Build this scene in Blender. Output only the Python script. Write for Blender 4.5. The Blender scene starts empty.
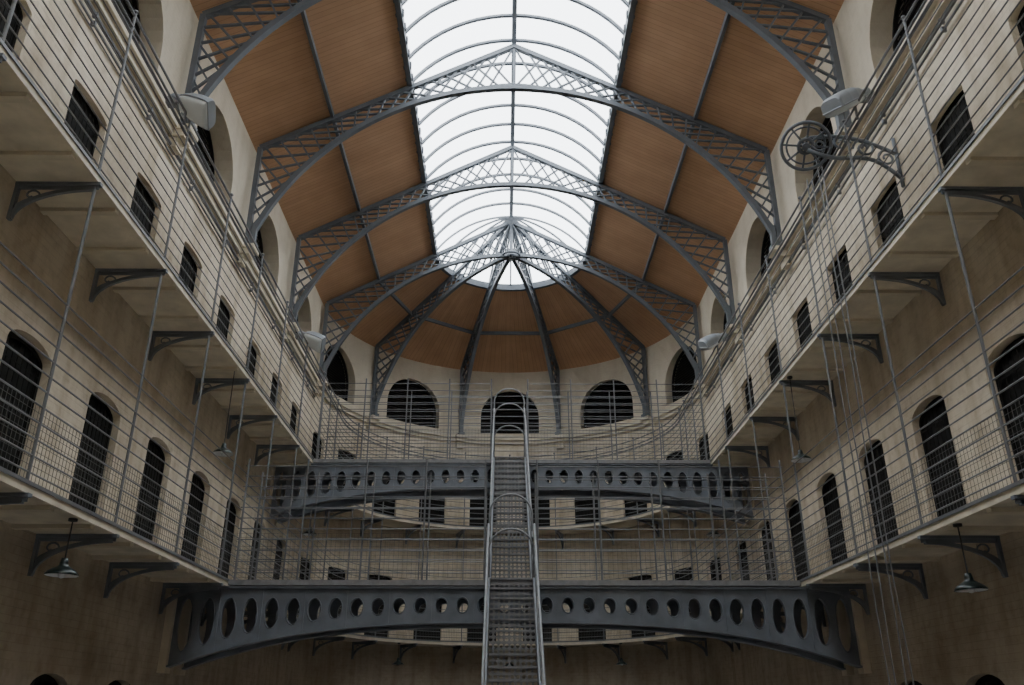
import bpy, math, random
from mathutils import Vector, Matrix
random.seed(4)
SC = bpy.context.scene
COL = SC.collection
V = Vector
# ------------------------------------------------------------------ dims
W = 5.93; A = 4.97; YC = 24.0; Y0 = -6.0
H1 = 3.73; H2 = 7.42; ZF = 10.86; SLAB = 0.10
P0 = 8.45; PITCH = 2.12; NB = 7
YE = P0+NB*PITCH
BAY = 4.0
def ceil_z(x): return 16.56 - 0.524*abs(x)
ZW = ceil_z(W)
SKX = 2.46

# ------------------------------------------------------------------ materials
def mat(name, color, rough=0.7, metal=0.0, noise=0.0, nscale=4.0, bump=0.0, bscale=30.0, color2=None, uv=False, spec=0.3):
    m = bpy.data.materials.new(name); m.use_nodes = True
    nt = m.node_tree; b = nt.nodes["Principled BSDF"]
    b.inputs["Roughness"].default_value = rough
    b.inputs["Metallic"].default_value = metal
    b.inputs["Specular IOR Level"].default_value = spec
    b.inputs["Base Color"].default_value = (*color, 1)
    tc = nt.nodes.new("ShaderNodeTexCoord")
    src = tc.outputs["UV" if uv else "Object"]
    if noise > 0:
        n = nt.nodes.new("ShaderNodeTexNoise"); n.inputs["Scale"].default_value = nscale
        n.inputs["Detail"].default_value = 6
        nt.links.new(src, n.inputs["Vector"])
        r = nt.nodes.new("ShaderNodeValToRGB")
        c2 = color2 if color2 else tuple(c*(1-noise) for c in color)
        r.color_ramp.elements[0].position = 0.35; r.color_ramp.elements[0].color = (*c2, 1)
        r.color_ramp.elements[1].position = 0.65; r.color_ramp.elements[1].color = (*color, 1)
        nt.links.new(n.outputs["Fac"], r.inputs["Fac"])
        nt.links.new(r.outputs["Color"], b.inputs["Base Color"])
    if bump > 0:
        n2 = nt.nodes.new("ShaderNodeTexNoise"); n2.inputs["Scale"].default_value = bscale
        nt.links.new(src, n2.inputs["Vector"])
        bp = nt.nodes.new("ShaderNodeBump"); bp.inputs["Strength"].default_value = bump
        bp.inputs["Distance"].default_value = 0.01
        nt.links.new(n2.outputs["Fac"], bp.inputs["Height"])
        nt.links.new(bp.outputs["Normal"], b.inputs["Normal"])
    return m

def wall_mat():
    m = bpy.data.materials.new("painted_brick"); m.use_nodes = True
    nt = m.node_tree; L = nt.links.new; b = nt.nodes["Principled BSDF"]
    b.inputs["Roughness"].default_value = 0.75; b.inputs["Specular IOR Level"].default_value = 0.2
    tc = nt.nodes.new("ShaderNodeTexCoord")
    def ramp(scale, p0, c0, p1, c1, vec=None, detail=8):
        n = nt.nodes.new("ShaderNodeTexNoise"); n.inputs["Scale"].default_value = scale; n.inputs["Detail"].default_value = detail
        L(vec if vec else tc.outputs["UV"], n.inputs["Vector"])
        r = nt.nodes.new("ShaderNodeValToRGB")
        r.color_ramp.elements[0].position = p0; r.color_ramp.elements[0].color = (*c0, 1)
        r.color_ramp.elements[1].position = p1; r.color_ramp.elements[1].color = (*c1, 1)
        L(n.outputs["Fac"], r.inputs["Fac"]); return r.outputs["Color"]
    def mul(a, bb):
        mx = nt.nodes.new("ShaderNodeMix"); mx.data_type = 'RGBA'; mx.blend_type = 'MULTIPLY'; mx.inputs["Factor"].default_value = 1.0
        L(a, mx.inputs[6]); L(bb, mx.inputs[7]); return mx.outputs[2]
    br = nt.nodes.new("ShaderNodeTexBrick")
    br.inputs["Scale"].default_value = 1.0
    br.inputs["Brick Width"].default_value = 0.26; br.inputs["Row Height"].default_value = 0.095
    br.inputs["Mortar Size"].default_value = 0.006; br.inputs["Mortar Smooth"].default_value = 0.5
    br.inputs["Color1"].default_value = (0.74, 0.66, 0.53, 1); br.inputs["Color2"].default_value = (0.70, 0.62, 0.495, 1)
    br.inputs["Mortar"].default_value = (0.61, 0.54, 0.43, 1)
    L(tc.outputs["UV"], br.inputs["Vector"])
    # patches where the plain render hides the coursing
    pl = nt.nodes.new("ShaderNodeTexNoise"); pl.inputs["Scale"].default_value = 0.9; pl.inputs["Detail"].default_value = 5
    L(tc.outputs["UV"], pl.inputs["Vector"])
    pr = nt.nodes.new("ShaderNodeMapRange"); pr.inputs["From Min"].default_value = 0.45; pr.inputs["From Max"].default_value = 0.6
    L(pl.outputs["Fac"], pr.inputs["Value"])
    pm = nt.nodes.new("ShaderNodeMix"); pm.data_type = 'RGBA'; L(pr.outputs["Result"], pm.inputs["Factor"])
    L(br.outputs["Color"], pm.inputs[6]); pm.inputs[7].default_value = (0.70, 0.625, 0.505, 1)
    col = mul(pm.outputs[2], ramp(0.6, 0.32, (0.74, 0.715, 0.68), 0.6, (1, 1, 1)))
    mp = nt.nodes.new("ShaderNodeMapping"); mp.inputs["Scale"].default_value = (3.0, 0.35, 1)
    L(tc.outputs["UV"], mp.inputs["Vector"])
    col = mul(col, ramp(1.0, 0.35, (0.82, 0.79, 0.74), 0.55, (1, 1, 1), mp.outputs["Vector"], 5))
    col = mul(col, ramp(6.0, 0.3, (0.84, 0.82, 0.79), 0.5, (1, 1, 1)))
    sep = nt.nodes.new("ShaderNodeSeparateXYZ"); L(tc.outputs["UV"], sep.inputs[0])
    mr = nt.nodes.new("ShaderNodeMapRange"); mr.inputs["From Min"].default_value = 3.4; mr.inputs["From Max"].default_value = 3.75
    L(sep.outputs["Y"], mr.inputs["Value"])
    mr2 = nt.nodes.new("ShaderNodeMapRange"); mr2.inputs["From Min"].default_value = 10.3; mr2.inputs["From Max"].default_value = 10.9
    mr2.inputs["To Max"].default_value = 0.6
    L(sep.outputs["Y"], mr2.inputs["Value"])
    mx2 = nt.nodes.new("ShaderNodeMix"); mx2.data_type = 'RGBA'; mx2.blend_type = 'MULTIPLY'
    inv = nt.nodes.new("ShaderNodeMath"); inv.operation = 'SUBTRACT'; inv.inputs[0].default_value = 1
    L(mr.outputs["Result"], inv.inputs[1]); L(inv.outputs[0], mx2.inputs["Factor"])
    L(col, mx2.inputs[6]); mx2.inputs[7].default_value = (0.68, 0.67, 0.66, 1)  # tan-grey ground storey, with the lower hall's shade also put into the colour
    mx3 = nt.nodes.new("ShaderNodeMix"); mx3.data_type = 'RGBA'
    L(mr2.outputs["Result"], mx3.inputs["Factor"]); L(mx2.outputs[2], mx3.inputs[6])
    mx3.inputs[7].default_value = (0.64, 0.575, 0.46, 1)
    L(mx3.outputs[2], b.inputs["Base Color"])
    bp = nt.nodes.new("ShaderNodeBump"); bp.inputs["Strength"].default_value = 0.35; bp.inputs["Distance"].default_value = 0.01
    n2 = nt.nodes.new("ShaderNodeTexNoise"); n2.inputs["Scale"].default_value = 25
    L(tc.outputs["UV"], n2.inputs["Vector"])
    ad = nt.nodes.new("ShaderNodeMath"); ad.operation = 'SUBTRACT'
    L(n2.outputs["Fac"], ad.inputs[0]); L(br.outputs["Fac"], ad.inputs[1])
    L(ad.outputs[0], bp.inputs["Height"]); L(bp.outputs["Normal"], b.inputs["Normal"])
    return m

def ceiling_mat():
    m = bpy.data.materials.new("varnished_boards"); m.use_nodes = True
    nt = m.node_tree; L = nt.links.new; b = nt.nodes["Principled BSDF"]
    b.inputs["Roughness"].default_value = 0.6; b.inputs["Specular IOR Level"].default_value = 0.2
    tc = nt.nodes.new("ShaderNodeTexCoord")
    br = nt.nodes.new("ShaderNodeTexBrick")
    br.inputs["Scale"].default_value = 1.0; br.inputs["Brick Width"].default_value = 4.0; br.inputs["Row Height"].default_value = 0.13
    br.inputs["Mortar Size"].default_value = 0.006
    br.inputs["Color1"].default_value = (0.60, 0.375, 0.235, 1); br.inputs["Color2"].default_value = (0.56, 0.35, 0.215, 1)
    br.inputs["Mortar"].default_value = (0.42, 0.25, 0.15, 1)
    L(tc.outputs["UV"], br.inputs["Vector"])
    n = nt.nodes.new("ShaderNodeTexNoise"); n.inputs["Scale"].default_value = 1.2; n.inputs["Detail"].default_value = 7
    L(tc.outputs["UV"], n.inputs["Vector"])
    r = nt.nodes.new("ShaderNodeValToRGB")
    r.color_ramp.elements[0].position = 0.3; r.color_ramp.elements[0].color = (0.85, 0.84, 0.82, 1)
    r.color_ramp.elements[1].position = 0.65; r.color_ramp.elements[1].color = (1, 1, 1, 1)
    L(n.outputs["Fac"], r.inputs["Fac"])
    mx = nt.nodes.new("ShaderNodeMix"); mx.data_type = 'RGBA'; mx.blend_type = 'MULTIPLY'; mx.inputs["Factor"].default_value = 1
    L(br.outputs["Color"], mx.inputs[6]); L(r.outputs["Color"], mx.inputs[7]); L(mx.outputs[2], b.inputs["Base Color"])
    return m

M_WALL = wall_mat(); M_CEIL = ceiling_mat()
M_PLASTER = mat("cream_plaster", (0.70, 0.63, 0.50), 0.8, noise=0.2, nscale=2.0, bump=0.3)
M_SLAB = mat("limewashed_stone", (0.74, 0.67, 0.54), 0.85, noise=0.2, nscale=3.0, bump=0.4)
M_FLOOR = mat("stone_flags", (0.28, 0.265, 0.24), 0.8, noise=0.3, nscale=1.5, bump=0.4)
M_IRON = mat("grey_painted_iron", (0.19, 0.21, 0.24), 0.5, noise=0.25, nscale=3.0, spec=0.4)
M_TRUSS = mat("blue_grey_truss_paint", (0.14, 0.155, 0.175), 0.5, noise=0.15, nscale=3.0, spec=0.4)
M_ROD = mat("grey_railing_paint", (0.18, 0.185, 0.195), 0.45, noise=0.2, nscale=6, spec=0.5)
M_STAIR = mat("worn_stair_iron", (0.25, 0.25, 0.255), 0.5, noise=0.25, nscale=8, spec=0.4)
M_RAILB = mat("worn_grey_handrail", (0.27, 0.28, 0.29), 0.5, metal=0.0, noise=0.25, nscale=8, spec=0.4)
M_WIRE = mat("wire_mesh_grey", (0.11, 0.11, 0.11), 0.6, noise=0.1)
M_DARK = mat("blackened_wood", (0.012, 0.011, 0.010), 0.8, noise=0.4, nscale=5)  # near-black colour standing in for shade inside doorways and behind louvres
M_GRILLE = mat("dark_gate_iron", (0.015, 0.014, 0.013), 0.7, noise=0.3, nscale=6, spec=0.15)
M_LOUV = mat("dark_louvre", (0.024, 0.022, 0.02), 0.7, noise=0.2, spec=0.2)
M_ENAMEL = mat("white_enamel", (0.75, 0.77, 0.78), 0.3, noise=0.05)
M_LAMPG = mat("pale_grey_lamp_housing", (0.34, 0.37, 0.40), 0.4, noise=0.1)
M_LENS = mat("frosted_lamp_lens", (0.72, 0.76, 0.78), 0.15, noise=0.05)
M_GREEN = mat("dark_green_enamel", (0.012, 0.02, 0.018), 0.3, noise=0.1)
M_CABLE = mat("black_cable_rubber", (0.06, 0.06, 0.06), 0.6, noise=0.1)

def glass_mat():
    m = bpy.data.materials.new("skylight_glass"); m.use_nodes = True
    nt = m.node_tree; nt.nodes.remove(nt.nodes["Principled BSDF"])
    o = nt.nodes["Material Output"]
    t = nt.nodes.new("ShaderNodeBsdfTransparent"); g = nt.nodes.new("ShaderNodeBsdfGlossy")
    n = nt.nodes.new("ShaderNodeTexNoise"); n.inputs["Scale"].default_value = 2
    r = nt.nodes.new("ShaderNodeValToRGB"); r.color_ramp.elements[0].color = (0.90, 0.94, 0.96, 1); r.color_ramp.elements[1].color = (0.95, 0.97, 0.98, 1)
    nt.links.new(n.outputs["Fac"], r.inputs["Fac"]); nt.links.new(r.outputs["Color"], t.inputs["Color"])
    g.inputs["Roughness"].default_value = 0.2
    mx = nt.nodes.new("ShaderNodeMixShader"); mx.inputs[0].default_value = 0.04
    nt.links.new(t.outputs[0], mx.inputs[1]); nt.links.new(g.outputs[0], mx.inputs[2]); nt.links.new(mx.outputs[0], o.inputs[0])
    return m
M_GLASS = glass_mat()

# ------------------------------------------------------------------ mesh builder
class MB:
    def __init__(s): s.v = []; s.f = []; s.uv = []
    def face(s, pts, uvs=None):
        i = len(s.v); s.v += [tuple(p) for p in pts]; s.f.append(list(range(i, i+len(pts))))
        s.uv += list(uvs) if uvs else [(p[0], p[2]) for p in pts]
    def mesh(s, vs, fs):
        i = len(s.v); s.v += [tuple(p) for p in vs]; s.uv += [(p[0], p[2]) for p in vs]
        s.f += [[i+k for k in f] for f in fs]
    def box(s, a, b):
        x0, y0, z0 = a; x1, y1, z1 = b
        s.mesh([(x0,y0,z0),(x1,y0,z0),(x1,y1,z0),(x0,y1,z0),(x0,y0,z1),(x1,y0,z1),(x1,y1,z1),(x0,y1,z1)],
               [(0,3,2,1),(4,5,6,7),(0,1,5,4),(1,2,6,5),(2,3,7,6),(3,0,4,7)])
    def beam(s, p, q, w, h, up=(0,0,1)):
        p = V(p); q = V(q); d = (q-p)
        if d.length < 1e-6: return
        d.normalize(); up = V(up)
        sd = d.cross(up)
        if sd.length < 1e-3: sd = d.cross(V((1,0,0)))
        sd.normalize(); u = sd.cross(d).normalized()
        sd = sd*w/2; u = u*h/2
        vs = [p-sd-u, p+sd-u, p+sd+u, p-sd+u, q-sd-u, q+sd-u, q+sd+u, q-sd+u]
        s.mesh(vs, [(0,3,2,1),(4,5,6,7),(0,1,5,4),(1,2,6,5),(2,3,7,6),(3,0,4,7)])
    def sweep(s, pts, w, h, up=(0,0,1)):
        pts = [V(p) for p in pts]; n = len(pts); up = V(up); vs = []
        for i, p in enumerate(pts):
            d = (pts[min(i+1, n-1)]-pts[max(i-1, 0)]).normalized()
            sd = d.cross(up)
            if sd.length < 1e-3: sd = d.cross(V((1,0,0)))
            sd.normalize(); u = sd.cross(d).normalized()
            a = sd*w/2; b = u*h/2
            vs += [p-a-b, p+a-b, p+a+b, p-a+b]
        fs = [(0,1,2,3), tuple(4*(n-1)+k for k in (3,2,1,0))]
        for i in range(n-1):
            for k in range(4):
                fs.append((4*i+k, 4*i+(k+1)%4, 4*i+4+(k+1)%4, 4*i+4+k))
        s.mesh(vs, fs)
    def tube(s, pts, r, n=6):
        pts = [V(p) for p in pts]; m = len(pts); vs = []; prev = None
        for i, p in enumerate(pts):
            d = (pts[min(i+1, m-1)]-pts[max(i-1, 0)]).normalized()
            if prev is None:
                ref = V((0,0,1)) if abs(d.z) < 0.9 else V((1,0,0))
                a = d.cross(ref).normalized()
            else:
                a = (prev - d*prev.dot(d)).normalized()
            prev = a; b = d.cross(a)
            for k in range(n):
                t = 2*math.pi*k/n; vs.append(p + a*r*math.cos(t) + b*r*math.sin(t))
        fs = [tuple(range(n-1, -1, -1)), tuple((m-1)*n+k for k in range(n))]
        for i in range(m-1):
            for k in range(n):
                fs.append((i*n+k, i*n+(k+1) % n, (i+1)*n+(k+1) % n, (i+1)*n+k))
        s.mesh(vs, fs)
    def lathe(s, prof, n=24, mtx=None):
        vs = []; m = len(prof)
        for r, z in prof:
            for k in range(n):
                t = 2*math.pi*(k+0.5)/n; p = V((r*math.cos(t), r*math.sin(t), z))
                vs.append(mtx @ p if mtx else p)
        fs = []
        for i in range(m-1):
            for k in range(n):
                fs.append((i*n+k, i*n+(k+1) % n, (i+1)*n+(k+1) % n, (i+1)*n+k))
        s.mesh(vs, fs)
    def xform(s, mtx): s.v = [tuple(mtx @ V(p)) for p in s.v]
    def build(s, name):
        me = bpy.data.meshes.new(name); me.from_pydata(s.v, [], s.f)
        ul = me.uv_layers.new(name="UVMap")
        for lp in me.loops: ul.data[lp.index].uv = s.uv[lp.vertex_index]
        me.update(); return me
    def obj(s, name, m, parent=None, smooth=False, loc=None, label=None):
        me = s.build(name); me.materials.append(m)
        if smooth:
            for p in me.polygons: p.use_smooth = True
        o = bpy.data.objects.new(name, me); COL.objects.link(o)
        if parent: o.parent = parent
        if loc: o.location = loc
        if label: o["label"] = label
        return o

def empty(name, loc, label, cat, group=None):
    o = bpy.data.objects.new(name, None); o.empty_display_size = 0.3
    COL.objects.link(o); o.location = loc; o["label"] = label; o["category"] = cat
    if group: o["group"] = group
    return o
def meta(o, label, cat, group=None):
    o["label"] = label; o["category"] = cat
    if group: o["group"] = group
    return o
def struct(o, label, cat):
    o["kind"] = "structure"; o["label"] = label; o["category"] = cat; return o
def dup(root, loc, rz=0.0, name=None):
    n = root.copy(); COL.objects.link(n)
    if name: n.name = name
    n.location = loc; n.rotation_euler = (0, 0, rz)
    def rec(src, dst):
        for c in list(src.children):
            k = c.copy(); COL.objects.link(k); k.parent = dst; rec(c, k)
    rec(root, n); return n
def copychild(o, parent, loc, rz=0):
    k = o.copy(); COL.objects.link(k); k.parent = parent; k.location = loc; k.rotation_euler = (0, 0, rz); return k

# ------------------------------------------------------------------ 2D cell with hole
def ray_quad(c, d, quad):
    best = None
    for i in range(4):
        a = quad[i]; b = quad[(i+1) % 4]
        ex, ey = b[0]-a[0], b[1]-a[1]
        den = d[0]*ey - d[1]*ex
        if abs(den) < 1e-12: continue
        t = ((a[0]-c[0])*ey - (a[1]-c[1])*ex)/den
        u = ((a[0]-c[0])*d[1] - (a[1]-c[1])*d[0])/den
        if t > 0 and -1e-6 <= u <= 1+1e-6:
            if best is None or t < best[0]: best = (t, i)
    t, i = best
    return (c[0]+d[0]*t, c[1]+d[1]*t), i
def ring_faces(quad, hole, c):
    R = [ray_quad(c, (h[0]-c[0], h[1]-c[1]), quad) for h in hole]
    out = []; n = len(hole)
    for i in range(n):
        j = (i+1) % n
        poly = [hole[i], R[i][0]]
        e = R[i][1]
        while e != R[j][1]:
            e = (e+1) % 4; poly.append(quad[e])
        poly += [R[j][0], hole[j]]
        out.append(poly)
    return out
def arch_outline(s, zb, w, zs, rise, n=12):
    pts = []
    for k in range(7): pts.append((s-w/2+w*k/6, zb))
    for k in range(1, 4): pts.append((s+w/2, zb+(zs-zb)*k/4))
    for k in range(n+1):
        t = math.pi*k/n; pts.append((s+w/2*math.cos(t), zs+rise*math.sin(t)))
    for k in range(3, 0, -1): pts.append((s-w/2, zb+(zs-zb)*k/4))
    return pts
def wall_cell(mb, P, s0, s1, z0, z1, hole=None, depth=0.5, sub=1):
    if hole is None:
        for k in range(sub):
            a = s0+(s1-s0)*k/sub; b = s0+(s1-s0)*(k+1)/sub
            mb.face([P(a,z0,0),P(b,z0,0),P(b,z1,0),P(a,z1,0)], [(a,z0),(b,z0),(b,z1),(a,z1)])
        return
    cz = (min(p[1] for p in hole)+max(p[1] for p in hole))/2
    quad = [(s0,z0),(s1,z0),(s1,z1),(s0,z1)]
    for poly in ring_faces(quad, hole, ((s0+s1)/2, cz)):
        mb.face([P(a,b,0) for a,b in poly], poly)
    n = len(hole)
    for i in range(n):
        a = hole[i]; b = hole[(i+1) % n]
        mb.face([P(a[0],a[1],0),P(b[0],b[1],0),P(b[0],b[1],depth),P(a[0],a[1],depth)],
                [a, b, (b[0]+depth, b[1]+depth), (a[0]+depth, a[1]+depth)])

DW = 1.04
def door_hole(s, zf, lv):
    if lv == 2: return arch_outline(s, zf+0.02, DW-0.06, zf+1.93, 0.07)
    return arch_outline(s, zf+0.02, DW-0.02, zf+1.88, 0.20)
def lun_hole(s, w=2.15): return arch_outline(s, 11.05, w, 11.68, 1.06, 16)
LEV = [(0.0, H1), (H1, H2), (H2, 10.85)]
DDEP = 0.13
door_places = []; win_places = []
def side_wall(name, sg, label):
    mb = MB()
    P = lambda s, z, o: (sg*(W+o), s, z)
    for lv, (z0, z1) in enumerate(LEV):
        wall_cell(mb, P, Y0, P0-2*PITCH, z0, z1)
        wall_cell(mb, P, YE, YC, z0, z1)
        for k in range(-2, NB):
            s0 = P0+k*PITCH; c = s0+PITCH/2
            wall_cell(mb, P, s0, s0+PITCH, z0, z1, door_hole(c, z0, lv), 0.22)
            door_places.append(((sg*(W+DDEP), c, z0+0.02), math.pi/2 if sg < 0 else -math.pi/2))
    wall_cell(mb, P, Y0, YC-5*BAY, 10.85, ZW)
    for k in range(5):
        c = YC-BAY*(k+0.5)
        wall_cell(mb, P, c-BAY/2, c+BAY/2, 10.85, ZW, lun_hole(c), 0.75)
        win_places.append(((sg*(W+0.52), c, 11.05), math.pi/2 if sg < 0 else -math.pi/2))
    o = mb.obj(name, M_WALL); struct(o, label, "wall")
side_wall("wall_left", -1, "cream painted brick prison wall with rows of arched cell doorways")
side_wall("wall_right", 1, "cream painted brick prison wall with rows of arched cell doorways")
mb = MB()
Pa = lambda s, z, o: ((W+o)*math.sin(s/W), YC+(W+o)*math.cos(s/W), z)
for lv, (z0, z1) in enumerate(LEV):
    for k in range(10):
        ph = math.radians(-90+18*k); s0 = W*ph; s1 = W*(ph+math.radians(18)); c = (s0+s1)/2
        wall_cell(mb, Pa, s0, s1, z0, z1, door_hole(c, z0, 2 if lv else 0), 0.22)
        a = c/W; door_places.append((((W+DDEP-0.02)*math.sin(a), YC+(W+DDEP-0.02)*math.cos(a), z0+0.02), -a))
for k in range(5):
    ph = math.radians(-90+36*k); s0 = W*ph; s1 = W*(ph+math.radians(36)); c = (s0+s1)/2
    wall_cell(mb, Pa, s0, s1, 10.85, ZW, lun_hole(c), 0.6)
    a = c/W; win_places.append((((W+0.30)*math.sin(a), YC+(W+0.30)*math.cos(a), 11.05), -a))
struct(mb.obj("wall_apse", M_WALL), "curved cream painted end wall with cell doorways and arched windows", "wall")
mb = MB()
mb.face([(-W,Y0,0),(W,Y0,0),(W,Y0,ZW),(0,Y0,16.7),(-W,Y0,ZW)], [(-W,0),(W,0),(W,ZW),(0,16.7),(-W,ZW)])
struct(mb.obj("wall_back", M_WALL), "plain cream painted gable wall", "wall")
mb = MB(); mb.box((-W-0.6, Y0-0.3, -0.2), (W+0.6, YC+W+0.7, 0.0))
struct(mb.obj("floor", M_FLOOR), "grey stone flag ground floor of the cell block", "floor")

# ceiling
mb = MB()
for sg in (-1, 1):
    for k in range(15):
        a = Y0+(YC-Y0)*k/15; b = Y0+(YC-Y0)*(k+1)/15
        mb.face([(sg*(W+0.05),a,ceil_z(W+0.05)),(sg*(W+0.05),b,ceil_z(W+0.05)),(sg*SKX,b,ceil_z(SKX)),(sg*SKX,a,ceil_z(SKX))],
                [(0,a),(0,b),(4.0,b),(4.0,a)])
n = 40
for k in range(n):
    a = -math.pi/2+math.pi*k/n; b = -math.pi/2+math.pi*(k+1)/n
    R = W+0.05
    mb.face([(R*math.sin(a),YC+R*math.cos(a),ceil_z(R)),(R*math.sin(b),YC+R*math.cos(b),ceil_z(R)),
             (SKX*math.sin(b),YC+SKX*math.cos(b),ceil_z(SKX)),(SKX*math.sin(a),YC+SKX*math.cos(a),ceil_z(SKX))],
            [(0,a*5),(0,b*5),(4.0,b*5),(4.0,a*5)])
struct(mb.obj("ceiling", M_CEIL), "sloping tan-brown varnished board ceiling around the skylight", "ceiling")

# ------------------------------------------------------------------ U-shaped strips
def upath(R, y0=Y0, n=40):
    p = [(-R, y0), (-R, YC)]
    for k in range(1, n): 
        a = -math.pi/2+math.pi*k/n; p.append((R*math.sin(a), YC+R*math.cos(a)))
    return p+[(R, YC), (R, y0)]
def ustrip(mb, R0, R1, z0, z1, y0=Y0):
    a = upath(R0, y0); b = upath(R1, y0); n = len(a); vs = []
    for (x, y), (X, Y) in zip(a, b): vs += [(x,y,z0),(X,Y,z0),(X,Y,z1),(x,y,z1)]
    fs = [(0,1,2,3), tuple(4*(n-1)+k for k in (3,2,1,0))]
    for i in range(n-1):
        for k in range(4): fs.append((4*i+k, 4*i+4+k, 4*i+4+(k+1)%4, 4*i+(k+1)%4))
    mb.mesh(vs, fs)
mb = MB(); ustrip(mb, W-0.16, W+0.02, 10.74, 10.86); ustrip(mb, W-0.09, W+0.02, 10.62, 10.74)
struct(mb.obj("trim_1", M_PLASTER), "cream moulded cornice band beneath the arched windows", "trim")

for h, nm in ((H1, "lower"), (H2, "upper")):
    root = empty("gallery_walkway", (0, YC, h), "U-shaped pale stone %s gallery walkway along the cell doors" % nm, "walkway", "cell block galleries")
    mb = MB(); ustrip(mb, A, W-0.005, h-SLAB, h)
    o = mb.obj("slab", M_SLAB, root); o.location = (0, -YC, -h)
    mb = MB(); ustrip(mb, A-0.015, A-0.001, h-0.02, h+0.02)
    o = mb.obj("kerb", M_ROD, root, label="thin grey iron kerb strip"); o.location = (0, -YC, -h)
    j = None
    for sg in (-1, 1):
        for k in range(-2, NB):
            for f in (0.27, 0.73):
                y = P0+k*PITCH+PITCH*f
                if j is None:
                    mb = MB(); mb.box((-0.46,-0.05,-0.05),(0.46,0.05,0)); j = mb.obj("joist", M_PLASTER, root)
                    j.location = (sg*(A+0.49), y-YC, -SLAB)
                else:
                    copychild(j, root, (sg*(A+0.49), y-YC, -SLAB))

# ------------------------------------------------------------------ doors
root = bpy.data.objects.new("door_1", None); COL.objects.link(root)
def poly_face(mb, outline, y):
    mb.face([(x, y, z) for x, z in outline])
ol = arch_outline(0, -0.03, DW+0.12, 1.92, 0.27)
mb = MB(); poly_face(mb, ol, 0.0); mb.obj("door_leaf", M_DARK, root)  # flat black plate painted as the dark of the open cell behind the bars
mb = MB(); inn = arch_outline(0, 0.0, DW-0.09, 1.82, 0.17)[6:]
mb.sweep([(x, -0.02, z) for x, z in inn]+[(-(DW-0.09)/2, -0.02, 0)], 0.05, 0.03, (0,1,0))
mb.obj("door_frame", M_GRILLE, root)
mb = MB()
for k in range(1, 9):
    x = -DW/2+DW*k/9; zt = 1.80+0.16*math.sqrt(max(0, 1-(x/(DW/2))**2))
    mb.beam((x,-0.03,0.0),(x,-0.03,zt), 0.010, 0.012)
for k in range(1, 6): mb.beam((-DW/2+0.03,-0.035,0.34*k),(DW/2-0.03,-0.035,0.34*k), 0.010, 0.015)
mb.obj("gate_bars", M_GRILLE, root)
DOOR_LAB = "dark barred cell door set back in an arched doorway"
door0 = root
for i, (p, r) in enumerate(door_places):
    if i == 0: d = root; d.location = p; d.rotation_euler = (0,0,r)
    else: d = dup(door0, p, r, "door_%d" % (i+1))
    struct(d, DOOR_LAB, "door")
    d["group"] = "cell doors"
# windows
root = bpy.data.objects.new("window_1", None); COL.objects.link(root)
ol = arch_outline(0, -0.05, 2.35, 0.63, 1.16, 16)
mb = MB(); poly_face(mb, ol, 0.0); mb.obj("backing", M_DARK, root)
mb = MB()
for k in range(20):
    z = 0.05+0.083*k; hw = 1.06 if z < 0.63 else 1.06*math.sqrt(max(0, 1-((z-0.63)/1.06)**2))
    if hw > 0.1: mb.beam((-hw,-0.07,z),(hw,-0.07,z), 0.06, 0.02, (0,-0.7,0.7))
mb.obj("louvre_slats", M_LOUV, root)
mb = MB(); inn = arch_outline(0, 0, 2.12, 0.63, 1.03, 16)
mb.sweep([(x, -0.1, z) for x, z in inn[6:]]+[(-1.06,-0.1,0),(1.06,-0.1,0)], 0.06, 0.07, (0,1,0))
mb.obj("window_frame", M_LOUV, root)
for i, (p, r) in enumerate(win_places):
    if i == 0: d = root; d.location = p; d.rotation_euler = (0,0,r)
    else: d = dup(root, p, r, "window_%d" % (i+1))
    struct(d, "dark louvred half-round window in a deep cream reveal", "window")

# ------------------------------------------------------------------ gallery brackets
root = empty("gallery_bracket", (0,0,0), "grey iron scroll bracket holding up the gallery walkway", "bracket", "gallery brackets")
mb = MB(); mb.beam((0.0,0,-0.02),(0.99,0,-0.02), 0.07, 0.04); mb.beam((0.04,0,-0.06),(0.97,0,-0.06), 0.02, 0.05); mb.obj("arm", M_IRON, root)
mb = MB(); mb.beam((0.02,0,-0.04),(0.02,0,-0.50), 0.06, 0.04); mb.obj("wall_plate", M_IRON, root)
mb = MB()
pts = [(0.03+0.90*(1-math.cos(math.pi/2*k/12)), 0, -0.48+0.40*math.sin(math.pi/2*k/12)) for k in range(13)]
mb.sweep(pts, 0.045, 0.045, (0,1,0))
def inn_(p, f): return (p[0]*(1-0.30*f)+0.0, 0, p[2]+(-0.06-p[2])*0.35*f)
for k in range(12):
    a, b = pts[k], pts[k+1]
    mb.face([a, b, inn_(b, 1-(k+1)/12), inn_(a, 1-k/12)])
mb.obj("curved_brace", M_IRON, root)
mb = MB()
sp = [(0.20+ (0.10-0.009*k)*math.cos(0.55*k), 0, -0.17+(0.09-0.008*k)*math.sin(0.55*k)) for k in range(11)]
mb.tube(sp, 0.012, 5); mb.obj("scroll", M_IRON, root)
br0 = root; first = True
for h in (H1, H2):
    places = []
    for sg in (-1, 1):
        for k in range(-2, NB+1): places.append(((sg*W, P0+k*PITCH, h-SLAB), 0 if sg < 0 else math.pi))
    for k in range(0, 11):
        a = math.radians(-90+18*k); places.append(((W*math.sin(a), YC+W*math.cos(a), h-SLAB), -math.pi/2-a))
    for p, r in places:
        if first: br0.location = p; br0.rotation_euler = (0,0,r); first = False
        else: dup(br0, p, r)

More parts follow.
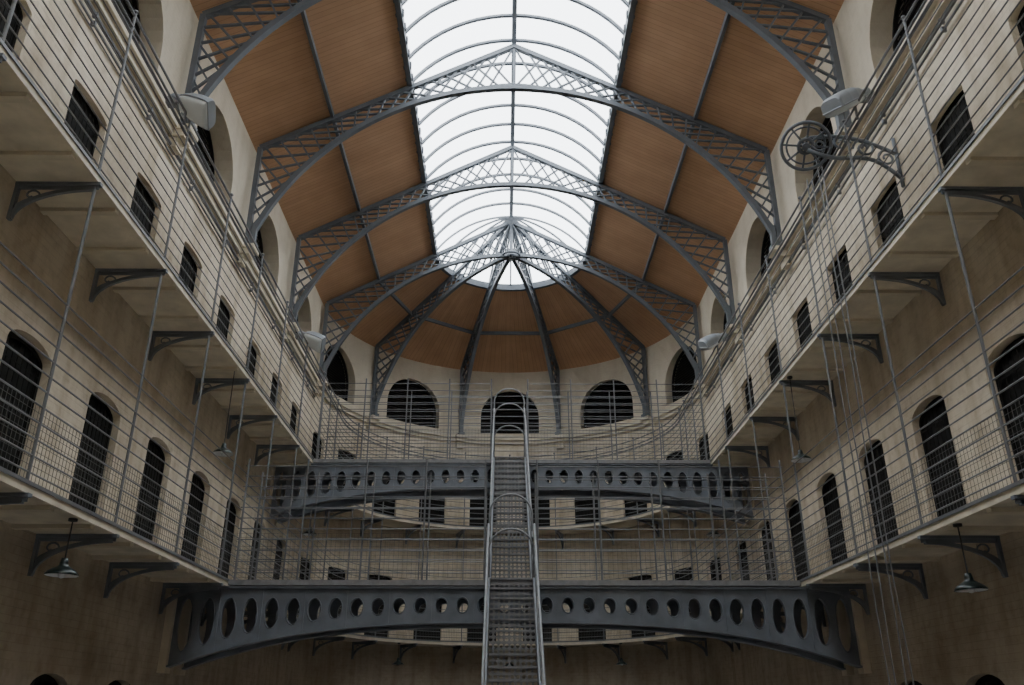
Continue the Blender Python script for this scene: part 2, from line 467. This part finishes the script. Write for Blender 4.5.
# ------------------------------------------------------------------ railings
RS = 0.17
def make_railing(pf, n_, height, label, grp, nr, top, mesh):
    root = empty("gallery_railing", (0,0,0), label, "railing", grp)
    mb = MB(); x, y = pf(0); mb.tube([(x,y,-0.02),(x,y,height)], 0.019, 8)
    mb.lathe([(0.0,height+0.06),(0.03,height+0.045),(0.036,height+0.02),(0.02,height)], 8, Matrix.Translation((x,y,0)))
    mb.obj("post", M_ROD, root)
    mb = MB(); mb.tube([(*pf(t/n_), 0) for t in range(n_+1)], 0.010, 6)
    r0 = mb.obj("rail", M_ROD, root); r0.location = (0,0,0.12)
    for k in range(1, nr): copychild(r0, root, (0,0,0.12+RS*k))
    if top:
        mb = MB(); mb.tube([(*pf(t/n_), 0) for t in range(n_+1)], 0.019, 8)
        t0 = mb.obj("top_rail", M_ROD, root); t0.location = (0,0,top)
        copychild(t0, root, (0,0,top-0.18)); copychild(t0, root, (0,0,top-0.28))
    if mesh:
        mb = MB(); N = 28
        for k in range(N+1):
            x, y = pf(k/N); mb.beam((x,y,0.04),(x,y,0.80), 0.004, 0.004)
        for z in [0.04+0.076*k for k in range(11)]:
            P = [(*pf(t/n_), z) for t in range(n_+1)]
            for a, b in zip(P, P[1:]): mb.beam(a, b, 0.004, 0.004)
        mb.obj("wire_mesh", M_WIRE, root)
    return root
for lev, (h, ph, nr, tp) in enumerate(((H1, H2-H1-SLAB, 12, 0), (H2, 2.52, 13, 2.48))):
    lab = "grey iron gallery railing bay with horizontal rods and wire mesh" if lev == 0 else "grey iron gallery railing bay with many horizontal rods"
    st = make_railing(lambda t: (PITCH*t, 0), 1, ph, lab, "gallery railings", nr, tp, lev == 0)
    st.location = (-A-0.04, P0-2*PITCH, h); st.rotation_euler = (0,0,math.pi/2)
    for k in range(-1, NB): dup(st, (-A-0.04, P0+k*PITCH, h), math.pi/2)
    for k in range(-2, NB): dup(st, (A+0.04, P0+(k+1)*PITCH, h), -math.pi/2)
    f = (YC-YE)/PITCH
    e = dup(st, (-A-0.04, YE, h), math.pi/2); e.scale = (f, 1, 1)
    e = dup(st, (A+0.04, YC, h), -math.pi/2); e.scale = (f, 1, 1)
    RR = A+0.04
    cv = make_railing(lambda t: (RR*math.cos(math.radians(18*t)), RR*math.sin(math.radians(18*t))), 6, ph, lab, "gallery railings", nr, tp, lev == 0)
    cv.location = (0, YC, h)
    for k in range(1, 10): dup(cv, (0, YC, h), math.radians(18*k))

# ------------------------------------------------------------------ roof trusses
XP = 5.77
RB = 6.02; CB = 9.17-10.88; AM = math.asin((XP-0.12)/RB)
def bot(t): a = AM*t; return (RB*math.sin(a), CB+RB*math.cos(a))
TOPP = [(0, ceil_z(0)-0.13-ZF), (XP, ceil_z(XP)-0.13-ZF), (XP, 0.0)]
L1 = math.hypot(XP, TOPP[0][1]-TOPP[1][1]); L2 = TOPP[1][1]
def top(t):
    d = t*(L1+L2)
    if d < L1: f = d/L1; return (XP*f, TOPP[0][1]+(TOPP[1][1]-TOPP[0][1])*f)
    return (XP, TOPP[1][1]-(d-L1))
def half_truss(root, sg):
    Q = lambda p: (sg*p[0], 0, p[1])
    m = MB(); m.beam(Q(TOPP[0]), Q(TOPP[1]), 0.12, 0.11); m.obj("top_chord", M_TRUSS, root)
    m = MB(); m.beam(Q(TOPP[1]), Q((XP, -0.05)), 0.12, 0.10); m.beam(Q((XP-0.22, 0.0)), Q((XP+0.13, 0.0)), 0.20, 0.10); m.obj("wall_post", M_TRUSS, root)
    m = MB(); m.sweep([Q(bot(k/30)) for k in range(31)]+[Q((XP-0.12, 0))], 0.11, 0.12, (0,1,0)); m.obj("bottom_chord", M_TRUSS, root)
    m = MB(); N = 24
    for k in range(N-1):
        m.beam(Q(top(k/N)), Q(bot((k+2)/N)), 0.035, 0.05, (0,1,0)); m.beam(Q(bot(k/N)), Q(top((k+2)/N)), 0.035, 0.05, (0,1,0))
    m.obj("lattice", M_TRUSS, root)
root = empty("roof_truss", (0, YC, ZF), "blue-grey iron lattice roof truss with arched lower chord", "roof truss", "roof trusses")
for sg in (-1, 1): half_truss(root, sg)
m = MB(); m.beam((0,0,bot(0)[1]),(0,0,TOPP[0][1]), 0.07, 0.07); m.obj("king_post", M_TRUSS, root)
for k in range(1, 8): dup(root, (0, YC-BAY*k, ZF))
rib = empty("roof_rib", (0, YC, ZF), "blue-grey iron lattice half truss radiating over the curved end", "roof truss", "radiating roof ribs")
half_truss(rib, 1)
angs = [-54, -18, 18, 54]
rib.rotation_euler = (0,0,math.radians(90-angs[0]))
for a in angs[1:]: dup(rib, (0, YC, ZF), math.radians(90-a))
# hub
root = empty("roof_hub_boss", (0, YC, 15.0), "grey iron hub where the radiating ribs meet", "roof boss")
mb = MB(); mb.lathe([(0.02,0.04),(0.08,0.06),(0.14,0.10),(0.15,0.16),(0.14,0.30),(0.06,0.36),(0.05,1.30),(0.24,1.38),(0.02,1.42)], 20); mb.obj("boss", M_TRUSS, root, True)
mb = MB(); mb.tube([(0.28*math.cos(t*math.pi/8),0.28*math.sin(t*math.pi/8),0.16) for t in range(17)], 0.035, 6); mb.obj("ring", M_TRUSS, root, True)
# corbels
cb = None; i = 2
cpl = [((sg*W, YC-BAY*k, ZF-0.05), 0 if sg < 0 else math.pi) for sg in (-1,1) for k in range(0,6)]
cpl += [((W*math.sin(math.radians(a)), YC+W*math.cos(math.radians(a)), ZF-0.05), -math.pi/2-math.radians(a)) for a in angs]
for p, r in cpl:
    if cb is None:
        mb = MB(); mb.box((-0.02,-0.2,-0.09),(0.38,0.2,0.0)); mb.box((-0.02,-0.16,-0.22),(0.28,0.16,-0.09)); mb.box((-0.02,-0.12,-0.42),(0.16,0.12,-0.22))
        cb = mb.obj("trim_2", M_PLASTER); o = cb
    else:
        o = cb.copy(); COL.objects.link(o); o.name = "trim_%d" % i
    i += 1; o.location = p; o.rotation_euler = (0,0,r); struct(o, "cream plaster corbel under a roof truss foot", "trim")
# purlins
for sg in (-1, 1):
    mb = MB(); x = 4.2; mb.beam((0,Y0-YC,0),(0,0,0), 0.07, 0.12)
    o = mb.obj("roof_purlin", M_TRUSS); o.location = (sg*x, YC, ceil_z(x)-0.07); meta(o, "long grey iron purlin running under the board ceiling", "roof beam", "roof purlins")
mb = MB(); x = 4.2
pts = [(x*math.sin(math.radians(a)), x*math.cos(math.radians(a)), 0) for a in (-90,-54,-18,18,54,90)]
mb.sweep(pts, 0.07, 0.12); o = mb.obj("roof_purlin", M_TRUSS); o.location = (0,YC,ceil_z(x)-0.14); meta(o, "faceted grey iron purlin around the curved end of the ceiling", "roof beam", "roof purlins")

# ------------------------------------------------------------------ skylight
sky = empty("skylight", (0, YC, ceil_z(SKX)), "long vaulted glass skylight with curved glazing bars", "skylight")
RISE = 1.36; RSK = (SKX**2+RISE**2)/(2*RISE); ASK = math.asin(SKX/RSK)
def arcp(f):
    a = ASK*f; return (RSK*math.sin(a), RSK*math.cos(a)-(RSK-RISE))
mb = MB(); mb.sweep([(arcp(-1+k/10)[0], 0, arcp(-1+k/10)[1]) for k in range(21)], 0.06, 0.07, (0,1,0))
gb = mb.obj("glazing_bar", M_TRUSS, sky); gb.location = (0,-0.8,0)
k = 2
while -0.8*k > Y0-YC: copychild(gb, sky, (0,-0.8*k,0)); k += 1
mb = MB(); mb.beam((0,Y0-YC,RISE-0.03),(0,0,RISE-0.03), 0.11, 0.14); mb.obj("ridge_bar", M_TRUSS, sky)
for sg in (-1, 1):
    mb = MB(); mb.beam((sg*SKX,Y0-YC,0),(sg*SKX,0,0), 0.12, 0.22)
    y = -0.2
    while y > -24: mb.box((sg*SKX-0.09,y-0.05,-0.05),(sg*SKX+0.09,y+0.05,0.10)); y -= 0.4
    mb.obj("kerb_beam", M_TRUSS, sky)
mb = MB(); mb.sweep([(SKX*math.sin(math.pi*(k/24-0.5)), SKX*math.cos(math.pi*(k/24-0.5)), 0) for k in range(25)], 0.12, 0.22); mb.obj("curved_kerb", M_TRUSS, sky)
mb = MB(); mb.sweep([(arcp(k/10)[0], 0, arcp(k/10)[1]) for k in range(11)], 0.05, 0.05, (0,1,0))
rb = mb.obj("radial_bar", M_TRUSS, sky); rb.rotation_euler = (0,0,0)
for k in range(1, 11): copychild(rb, sky, (0,0,0), math.pi*k/10)
mb = MB()
for k in range(20):
    a = arcp(-1+k/10); b = arcp(-1+(k+1)/10); y0 = Y0-YC
    mb.face([(a[0],y0,a[1]+0.03),(b[0],y0,b[1]+0.03),(b[0],0,b[1]+0.03),(a[0],0,a[1]+0.03)])
for k in range(10):
    a = arcp(k/10); b = arcp((k+1)/10)
    for j in range(24):
        t = math.pi*j/24; u = math.pi*(j+1)/24
        q = [(a[0]*math.cos(t),a[0]*math.sin(t),a[1]+0.03),(b[0]*math.cos(t),b[0]*math.sin(t),b[1]+0.03),
             (b[0]*math.cos(u),b[0]*math.sin(u),b[1]+0.03),(a[0]*math.cos(u),a[0]*math.sin(u),a[1]+0.03)]
        mb.face(q if k else q[:3])
mb.obj("glass_pane", M_GLASS, sky)

# ------------------------------------------------------------------ footbridges
SX = -0.07; GAP = 0.47
def girder_mesh(rh0, S):
    mb = MB(); n = 32; th = 0.025
    zb = lambda x: -(0.57+0.71*(abs(x)/S)**2.9)
    for k in range(n):
        x0 = -S+2*S*k/n; x1 = -S+2*S*(k+1)/n; c = (x0+x1)/2
        quad = [(x0,zb(x0)),(x1,zb(x1)),(x1,0),(x0,0)]
        zc = zb(c)/2-0.0; rh = max(rh0, (abs(zb(c))-0.36)/2); rw = 0.085+0.035*abs(c)/S
        hole = [(c+rw*math.cos(2*math.pi*i/20), zc+rh*math.sin(2*math.pi*i/20)) for i in range(20)]
        for poly in ring_faces(quad, hole, (c, zc)):
            mb.face([(a,-th,b) for a,b in poly]); mb.face([(a,th,b) for a,b in reversed(poly)])
        for i in range(20):
            a = hole[i]; b = hole[(i+1)%20]
            mb.face([(a[0],-th,a[1]),(b[0],-th,b[1]),(b[0],th,b[1]),(a[0],th,a[1])])
        rim = [(c+(rw+0.012)*math.cos(2*math.pi*i/16), -th-0.005, zc+(rh+0.012)*math.sin(2*math.pi*i/16)) for i in range(17)]
        mb.tube(rim, 0.010, 4)
        if k and k % 2 == 0: mb.beam((x0,-th-0.012,0),(x0,-th-0.012,zb(x0)), 0.02, 0.03)
    mb.sweep([(-S+2*S*k/40, 0, 0) for k in range(41)], 0.20, 0.03)
    mb.sweep([(-S+2*S*k/40, 0, zb(-S+2*S*k/40)) for k in range(41)], 0.20, 0.03)
    return mb
def footbridge(Y, h, lab, gw, rh0, closed, S):
    root = empty("footbridge", (0, Y, h), lab, "footbridge", "iron footbridges")
    g = girder_mesh(rh0, S).obj("girder", M_IRON, root); g.location = (0,0.12,-SLAB-0.02)
    copychild(g, root, (0, gw-0.12, -SLAB-0.02), math.pi)
    pd = None
    for sg in (-1, 1):
        for yy in (0.12, gw-0.12):
            hx = (W-S)/2
            if pd is None:
                mb = MB(); mb.box((-hx,-0.12,-1.5),(hx,0.12,-0.25)); pd = mb.obj("bearing_block", M_PLASTER, root); pd.location = (sg*(W-hx), yy, 0)
            else: copychild(pd, root, (sg*(W-hx), yy, 0))
    mb = MB(); mb.box((-A+0.03,0,-SLAB+0.01),(A-0.03,gw,0.0)); mb.obj("deck", M_STAIR, root)
    mb = MB(); mb.tube([(0,0,0),(0,0,2.15)], 0.018, 6); post = mb.obj("post", M_ROD, root)
    Ls = (4.9+SX-GAP); Lr = (4.9-SX-GAP)
    xs = [-4.85+i*(4.85+SX-GAP)/4 for i in range(5)]+[SX+GAP+i*(4.85-SX-GAP)/4 for i in range(5)]
    for i, x in enumerate(xs):
        if i: copychild(post, root, (x, 0.03, 0))
        else: post.location = (x, 0.03, 0)
        copychild(post, root, (x, gw-0.03, 0))
    r = []
    for L_ in (Ls, Lr, 2*GAP):
        if L_ == 2*GAP and not closed: continue
        mb = MB(); mb.tube([(0,0,0),(L_,0,0)], 0.010, 6); r.append(mb.obj("rail", M_ROD, root))
    r[0].location = (-4.9, 0.03, 0.12); r[1].location = (SX+GAP, 0.03, 0.12)
    if closed:
        r[2].location = (SX-GAP, gw-0.03, 0.12)
        for k in range(1, 11): copychild(r[2], root, (SX-GAP, gw-0.03, 0.12+0.19*k))
    for k in range(11):
        z = 0.12+0.19*k
        for yy in (0.03, gw-0.03):
            if k == 0 and yy == 0.03: continue
            copychild(r[0], root, (-4.9, yy, z)); copychild(r[1], root, (SX+GAP, yy, z))
    for x0, L_ in ((-4.9, Ls), (SX+GAP, Lr)):
        mb = MB()
        for k in range(56): mb.beam((L_*k/55,0,0.04),(L_*k/55,0,0.80), 0.004, 0.004)
        for k in range(11): mb.beam((0,0,0.04+0.076*k),(L_,0,0.04+0.076*k), 0.004, 0.004)
        mb.obj("wire_mesh", M_WIRE, root, loc=(x0, 0.03, 0))
    return root
B1Y = 15.1; B2Y = 20.55
footbridge(B1Y, H1, "lower grey iron footbridge with oval-pierced arched girders", 1.0, 0.12, False, 5.80)
footbridge(B2Y, H2, "upper grey iron footbridge with oval-pierced arched girders", 1.0, 0.16, True, 5.88)

# ------------------------------------------------------------------ stairs
def stair(Ys, Zs, Ye, Ze, lab, extra):
    root = empty("iron_staircase", (SX, Ys, Zs), lab, "staircase", "iron staircases")
    n = 20; rise = (Ze-Zs)/n; run = (Ye-Ys)/n; hw = 0.37
    mb = MB(); m = 9
    for k in range(m):
        x0 = -hw+2*hw*k/m; x1 = -hw+2*hw*(k+1)/m; c = (x0+x1)/2
        for (z0, z1) in ((-rise+0.005, -rise/2-0.005), (-rise/2-0.005, -0.02)):
            hole = [(c+0.030*math.cos(2*math.pi*i/8), (z0+z1)/2+0.030*math.sin(2*math.pi*i/8)) for i in range(8)]
            for poly in ring_faces([(x0,z0),(x1,z0),(x1,z1),(x0,z1)], hole, (c,(z0+z1)/2)): mb.face([(a,0,b) for a,b in poly])
        for (y0, y1) in ((-0.02, run/2), (run/2, run)):
            hole = [(c+0.026*math.cos(2*math.pi*i/8), (y0+y1)/2+0.026*math.sin(2*math.pi*i/8)) for i in range(8)]
            for poly in ring_faces([(x0,y0),(x1,y0),(x1,y1),(x0,y1)], hole, (c,(y0+y1)/2)): mb.face([(a,b,-0.003) for a,b in poly])
    mb.beam((-hw,-0.02,-0.012),(hw,-0.02,-0.012), 0.012, 0.024)
    t = mb.obj("tread", M_STAIR, root); t.location = (0, 0, rise)
    for k in range(1, n): copychild(t, root, (0, run*k, rise*(k+1)))
    e = V((0, run*n, rise*n))
    for sg in (-1, 1):
        mb = MB(); mb.beam((sg*(hw+0.02),-0.1,-0.02),(sg*(hw+0.02), e.y, e.z-0.08), 0.035, 0.28); mb.obj("stringer", M_IRON, root)
        for hh, r in ((0.92, 0.020), (0.50, 0.012)):
            mb = MB(); x = sg*(hw+0.03)
            pts = [(x,-0.35,rise+hh-0.25),(x,-0.1,rise+hh-0.12),(x,0,rise+hh),(x, e.y-run, e.z+hh),(x, e.y+0.1, e.z+hh+0.03)]
            if extra: pts[-1] = (x, e.y+0.3, e.z+hh+0.30); pts.append((x, e.y+0.92, e.z+hh+0.75))
            mb.tube(pts, r, 8)
            mb.obj("handrail", M_RAILB, root, True)
        b = None
        for k in range(0, n, 2):
            if b is None:
                mb = MB(); mb.tube([(0,0,-0.1),(0,0,0.92)], 0.011, 6); b = mb.obj("baluster", M_RAILB, root); b.location = (sg*(hw+0.03), run*k, rise*(k+1))
            else: copychild(b, root, (sg*(hw+0.03), run*k, rise*(k+1)))
    x = hw+0.03
    def hoop(h0):
        hp = [(-x,0,0),(-x,0,h0)]+[(-x*math.cos(math.pi*k/14), 0, h0+x*0.95*math.sin(math.pi*k/14)) for k in range(1,14)]+[(x,0,h0),(x,0,0)]
        mb = MB(); mb.tube(hp, 0.020, 8); return mb.obj("hoop_rail", M_RAILB, root, True)
    hoop(0.50).location = (0, e.y, e.z)
    hoop(1.85 if extra else 1.35).location = (0, e.y+0.95, e.z)
    if extra: hoop(1.25).location = (0, e.y+0.45, e.z)
    return root
stair(B1Y-4.3, 0.0, B1Y, H1, "narrow iron stair with pierced treads rising from the ground floor", False)
stair(B1Y+1.02, H1, B2Y, H2, "narrow iron stair with pierced treads rising to the upper footbridge", True)

# ------------------------------------------------------------------ flood lamps
def flood():
    root = empty("flood_lamp", (0,0,0), "pale grey hooded flood lamp mounted on the gallery railing", "lamp", "flood lamps")
    R = Matrix.Translation((-0.24,0,0.34)) @ Matrix.Rotation(math.radians(30),4,'Y') @ Matrix.Rotation(math.radians(-25),4,'X')
    secs = [(0.0,0.07,0.08),(0.16,0.09,0.10),(0.18,0.13,0.14),(0.30,0.18,0.19),(0.46,0.22,0.21),(0.64,0.24,0.20),(0.68,0.235,0.17)]
    n = 16
    def sg_(v, p): return math.copysign(abs(v)**p, v)
    def shell(secs, sign, hs, mbx):
        vs = []
        for x, w_, h_ in secs:
            for k in range(n+1):
                t = math.pi*k/n; vs.append(R @ V((x, w_*sg_(math.cos(t),0.55), sign*h_*hs*abs(math.sin(t))**0.55)))
        fs = []
        for i in range(len(secs)-1):
            for k in range(n): fs.append((i*(n+1)+k, i*(n+1)+k+1, (i+1)*(n+1)+k+1, (i+1)*(n+1)+k))
        fs.append(tuple(range(n+1))); fs.append(tuple((len(secs)-1)*(n+1)+k for k in range(n+1)))
        mbx.mesh(vs, fs)
    mb = MB(); shell(secs, 1, 1.0, mb); shell(secs[:3], -1, 0.6, mb)
    rim = [R @ V((x, w_+0.006, 0)) for x, w_, h_ in secs[2:]]+[R @ V((x, -w_-0.006, 0)) for x, w_, h_ in reversed(secs[2:])]
    mb.tube(rim+[rim[0]], 0.014, 6)
    mb.obj("housing", M_LAMPG, root)
    mb = MB(); shell([(x, w_*0.94, h_) for x, w_, h_ in secs[2:]], -1, 0.45, mb); mb.obj("glass_lens", M_LENS, root, True, label="frosted bowl lens")
    mb = MB(); mb.tube([(0,0,-0.15),(0,0,0.08),(-0.10,0,0.24)], 0.022, 8); mb.box((-0.30,-0.07,0.20),(-0.10,0.07,0.32)); mb.obj("mounting_arm", M_ROD, root)
    return root
f0 = flood(); fz = H2+2.40
pl = [((-A-0.04, P0+PITCH*0.9, fz), 0), ((A+0.04, P0+PITCH*0.80, fz), math.pi),
      ((-A-0.04, P0+PITCH*5, fz), 0), ((A+0.04, P0+PITCH*5, fz), math.pi),
      ((A+0.04, P0-0.45*PITCH, fz+0.2), math.pi)]
f0.location = pl[0][0]
for p, r in pl[1:]: dup(f0, p, r)

# ------------------------------------------------------------------ pendant lamps
def pendant(drop):
    root = empty("pendant_lamp", (0,0,0), "dark green enamel pendant lamp hanging beneath the gallery edge", "lamp", "pendant lamps")
    mb = MB(); mb.tube([(0,0,0),(0,0,-drop+0.1)], 0.008, 6); mb.lathe([(0.0,0.0),(0.05,0.0),(0.05,-0.03),(0.0,-0.04)],12); mb.obj("rod", M_CABLE, root)
    mb = MB(); D = -drop
    mb.lathe([(0.0,D+0.10),(0.035,D+0.10),(0.045,D+0.05),(0.05,D+0.02),(0.10,D-0.01),(0.15,D-0.045),(0.175,D-0.075),(0.175,D-0.09)], 24); mb.obj("shade", M_GREEN, root, True)
    mb = MB(); mb.lathe([(0.171,D-0.088),(0.145,D-0.055),(0.09,D-0.02),(0.0,D-0.0)], 24); mb.obj("reflector", M_ENAMEL, root, True, label="white enamel inner reflector")
    mb = MB(); mb.lathe([(0.0,D-0.12),(0.03,D-0.11),(0.04,D-0.08),(0.03,D-0.05),(0.02,D-0.01)], 12); mb.obj("bulb", M_LENS, root, True)
    return root
low = pendant(0.54); low.location = (-A-0.1, 9.65, H1-SLAB)
for x, y in ((-A-0.1, 18.2), (A+0.1, 18.2)): dup(low, (x, y, H1-SLAB))
for a in (-42, 0, 42): 
    ar = math.radians(a); dup(low, ((A+0.15)*math.sin(ar), YC+(A+0.15)*math.cos(ar), H1-SLAB))
lr = pendant(0.66); lr.location = (A+0.1, 9.85, H1-SLAB)
hi = pendant(1.50); hi.location = (-A-0.1, 14.3, H2-SLAB)
for x, y in ((A+0.1, 14.6), (-A-0.1, 21.5), (A+0.1, 21.5)): dup(hi, (x, y, H2-SLAB))

# ------------------------------------------------------------------ cables, conduits
for i, (x, y, zt) in enumerate(((4.82, 11.35, 9.9), (4.80, 11.6, 9.6), (4.84, 11.9, 9.8), (4.78, 11.1, 9.5))):
    mb = MB(); pts = []
    for k in range(25):
        z = zt*(1-k/24); pts.append((0.008*math.sin(k*0.9+i), 0.012*math.sin(k*0.6+i*2), z))
    mb.tube(pts, 0.010, 6); o = mb.obj("hanging_cable", M_ROD); o.location = (x, y, 0)
    meta(o, "thin grey cable hanging down past the gallery railings", "cable", "hanging cables")
root = empty("wall_bracket_wheel", (4.62, 11.0, 9.66), "scrolled grey iron wall bracket carrying a spoked wheel", "iron bracket")
T = Matrix.Translation((-0.10,-0.05,0.12)) @ Matrix.Rotation(math.radians(-42),4,'X') @ Matrix.Rotation(math.radians(14),4,'Y')
mb = MB()
for r_, tr, z in ((0.37,0.028,0.0),(0.29,0.016,0.05),(0.11,0.03,0.0)):
    mb.tube([(r_*math.cos(t*math.pi/16), r_*math.sin(t*math.pi/16), z) for t in range(33)], tr, 6)
mb.xform(T); mb.obj("wheel_rim", M_IRON, root, True)
mb = MB()
for t in range(8):
    a = t*math.pi/4; mb.beam((0,0,0),(0.37*math.cos(a),0.37*math.sin(a),0.0), 0.03, 0.025)
mb.lathe([(0.0,-0.08),(0.06,-0.07),(0.06,0.07),(0.0,0.08)], 12)
mb.xform(T); mb.obj("spokes", M_IRON, root)
mb = MB()
def scroll(cx, cz, r0, turns, start, sgn=1):
    return [(cx+r0*(1-0.75*t/24)*math.cos(start+sgn*turns*2*math.pi*t/24), -0.08, cz+r0*(1-0.75*t/24)*math.sin(start+sgn*turns*2*math.pi*t/24)) for t in range(25)]
up_ = [(-0.10+1.41*k/14, -0.08, 0.24+0.16*math.sin(math.pi*k/14)-0.30*(k/14)) for k in range(15)]
lo_ = [(-0.10+1.41*k/14, -0.08, 0.02-0.10*math.sin(math.pi*2*k/14)-0.55*(k/14)**2) for k in range(15)]
mb.tube(up_, 0.034, 6); mb.tube(lo_, 0.034, 6)
mb.tube(scroll(0.45, 0.16, 0.15, 1.5, 0.0), 0.02, 6)
mb.tube(scroll(0.80, 0.06, 0.18, 1.5, math.pi, -1), 0.022, 6)
mb.tube(scroll(1.12, -0.12, 0.16, 1.5, 0.5), 0.02, 6)
mb.tube(scroll(0.10, 0.12, 0.12, 1.3, math.pi), 0.018, 6)
mb.tube([(1.28,-0.08,0.25),(1.28,-0.08,-0.65)], 0.028, 6)
mb.obj("support_arm", M_IRON, root, True)
for sg in (-1, 1):
    for z, r_ in ((10.45, 0.03), (10.3, 0.018)):
        mb = MB(); mb.tube([(0,4-YC,0),(0,0,0)], r_, 8)
        for k in range(10): mb.box((-0.035, -1.0-2*k-0.02, -0.04), (0.035, -1.0-2*k+0.02, 0.04))
        o = mb.obj("wall_conduit", M_ROD); o.location = (sg*(W-0.06), YC, z)
        meta(o, "grey conduit pipe clipped along the wall under the cornice", "pipe", "wall conduits")

# ------------------------------------------------------------------ world + camera
w = bpy.data.worlds.new("overcast"); SC.world = w; w.use_nodes = True
nt = w.node_tree; bg = nt.nodes["Background"]
bg.inputs["Color"].default_value = (0.94, 0.965, 1.0, 1); bg.inputs["Strength"].default_value = 7.0

cd = bpy.data.cameras.new("camera"); cam = bpy.data.objects.new("camera", cd); COL.objects.link(cam)
F = 850.0
cd.sensor_width = 36; cd.lens = F/1024*36
cam.location = (-0.2, 0, 1.6)
cam.rotation_euler = (math.radians(90+23.64), 0, -math.atan(8/F))
SC.camera = cam
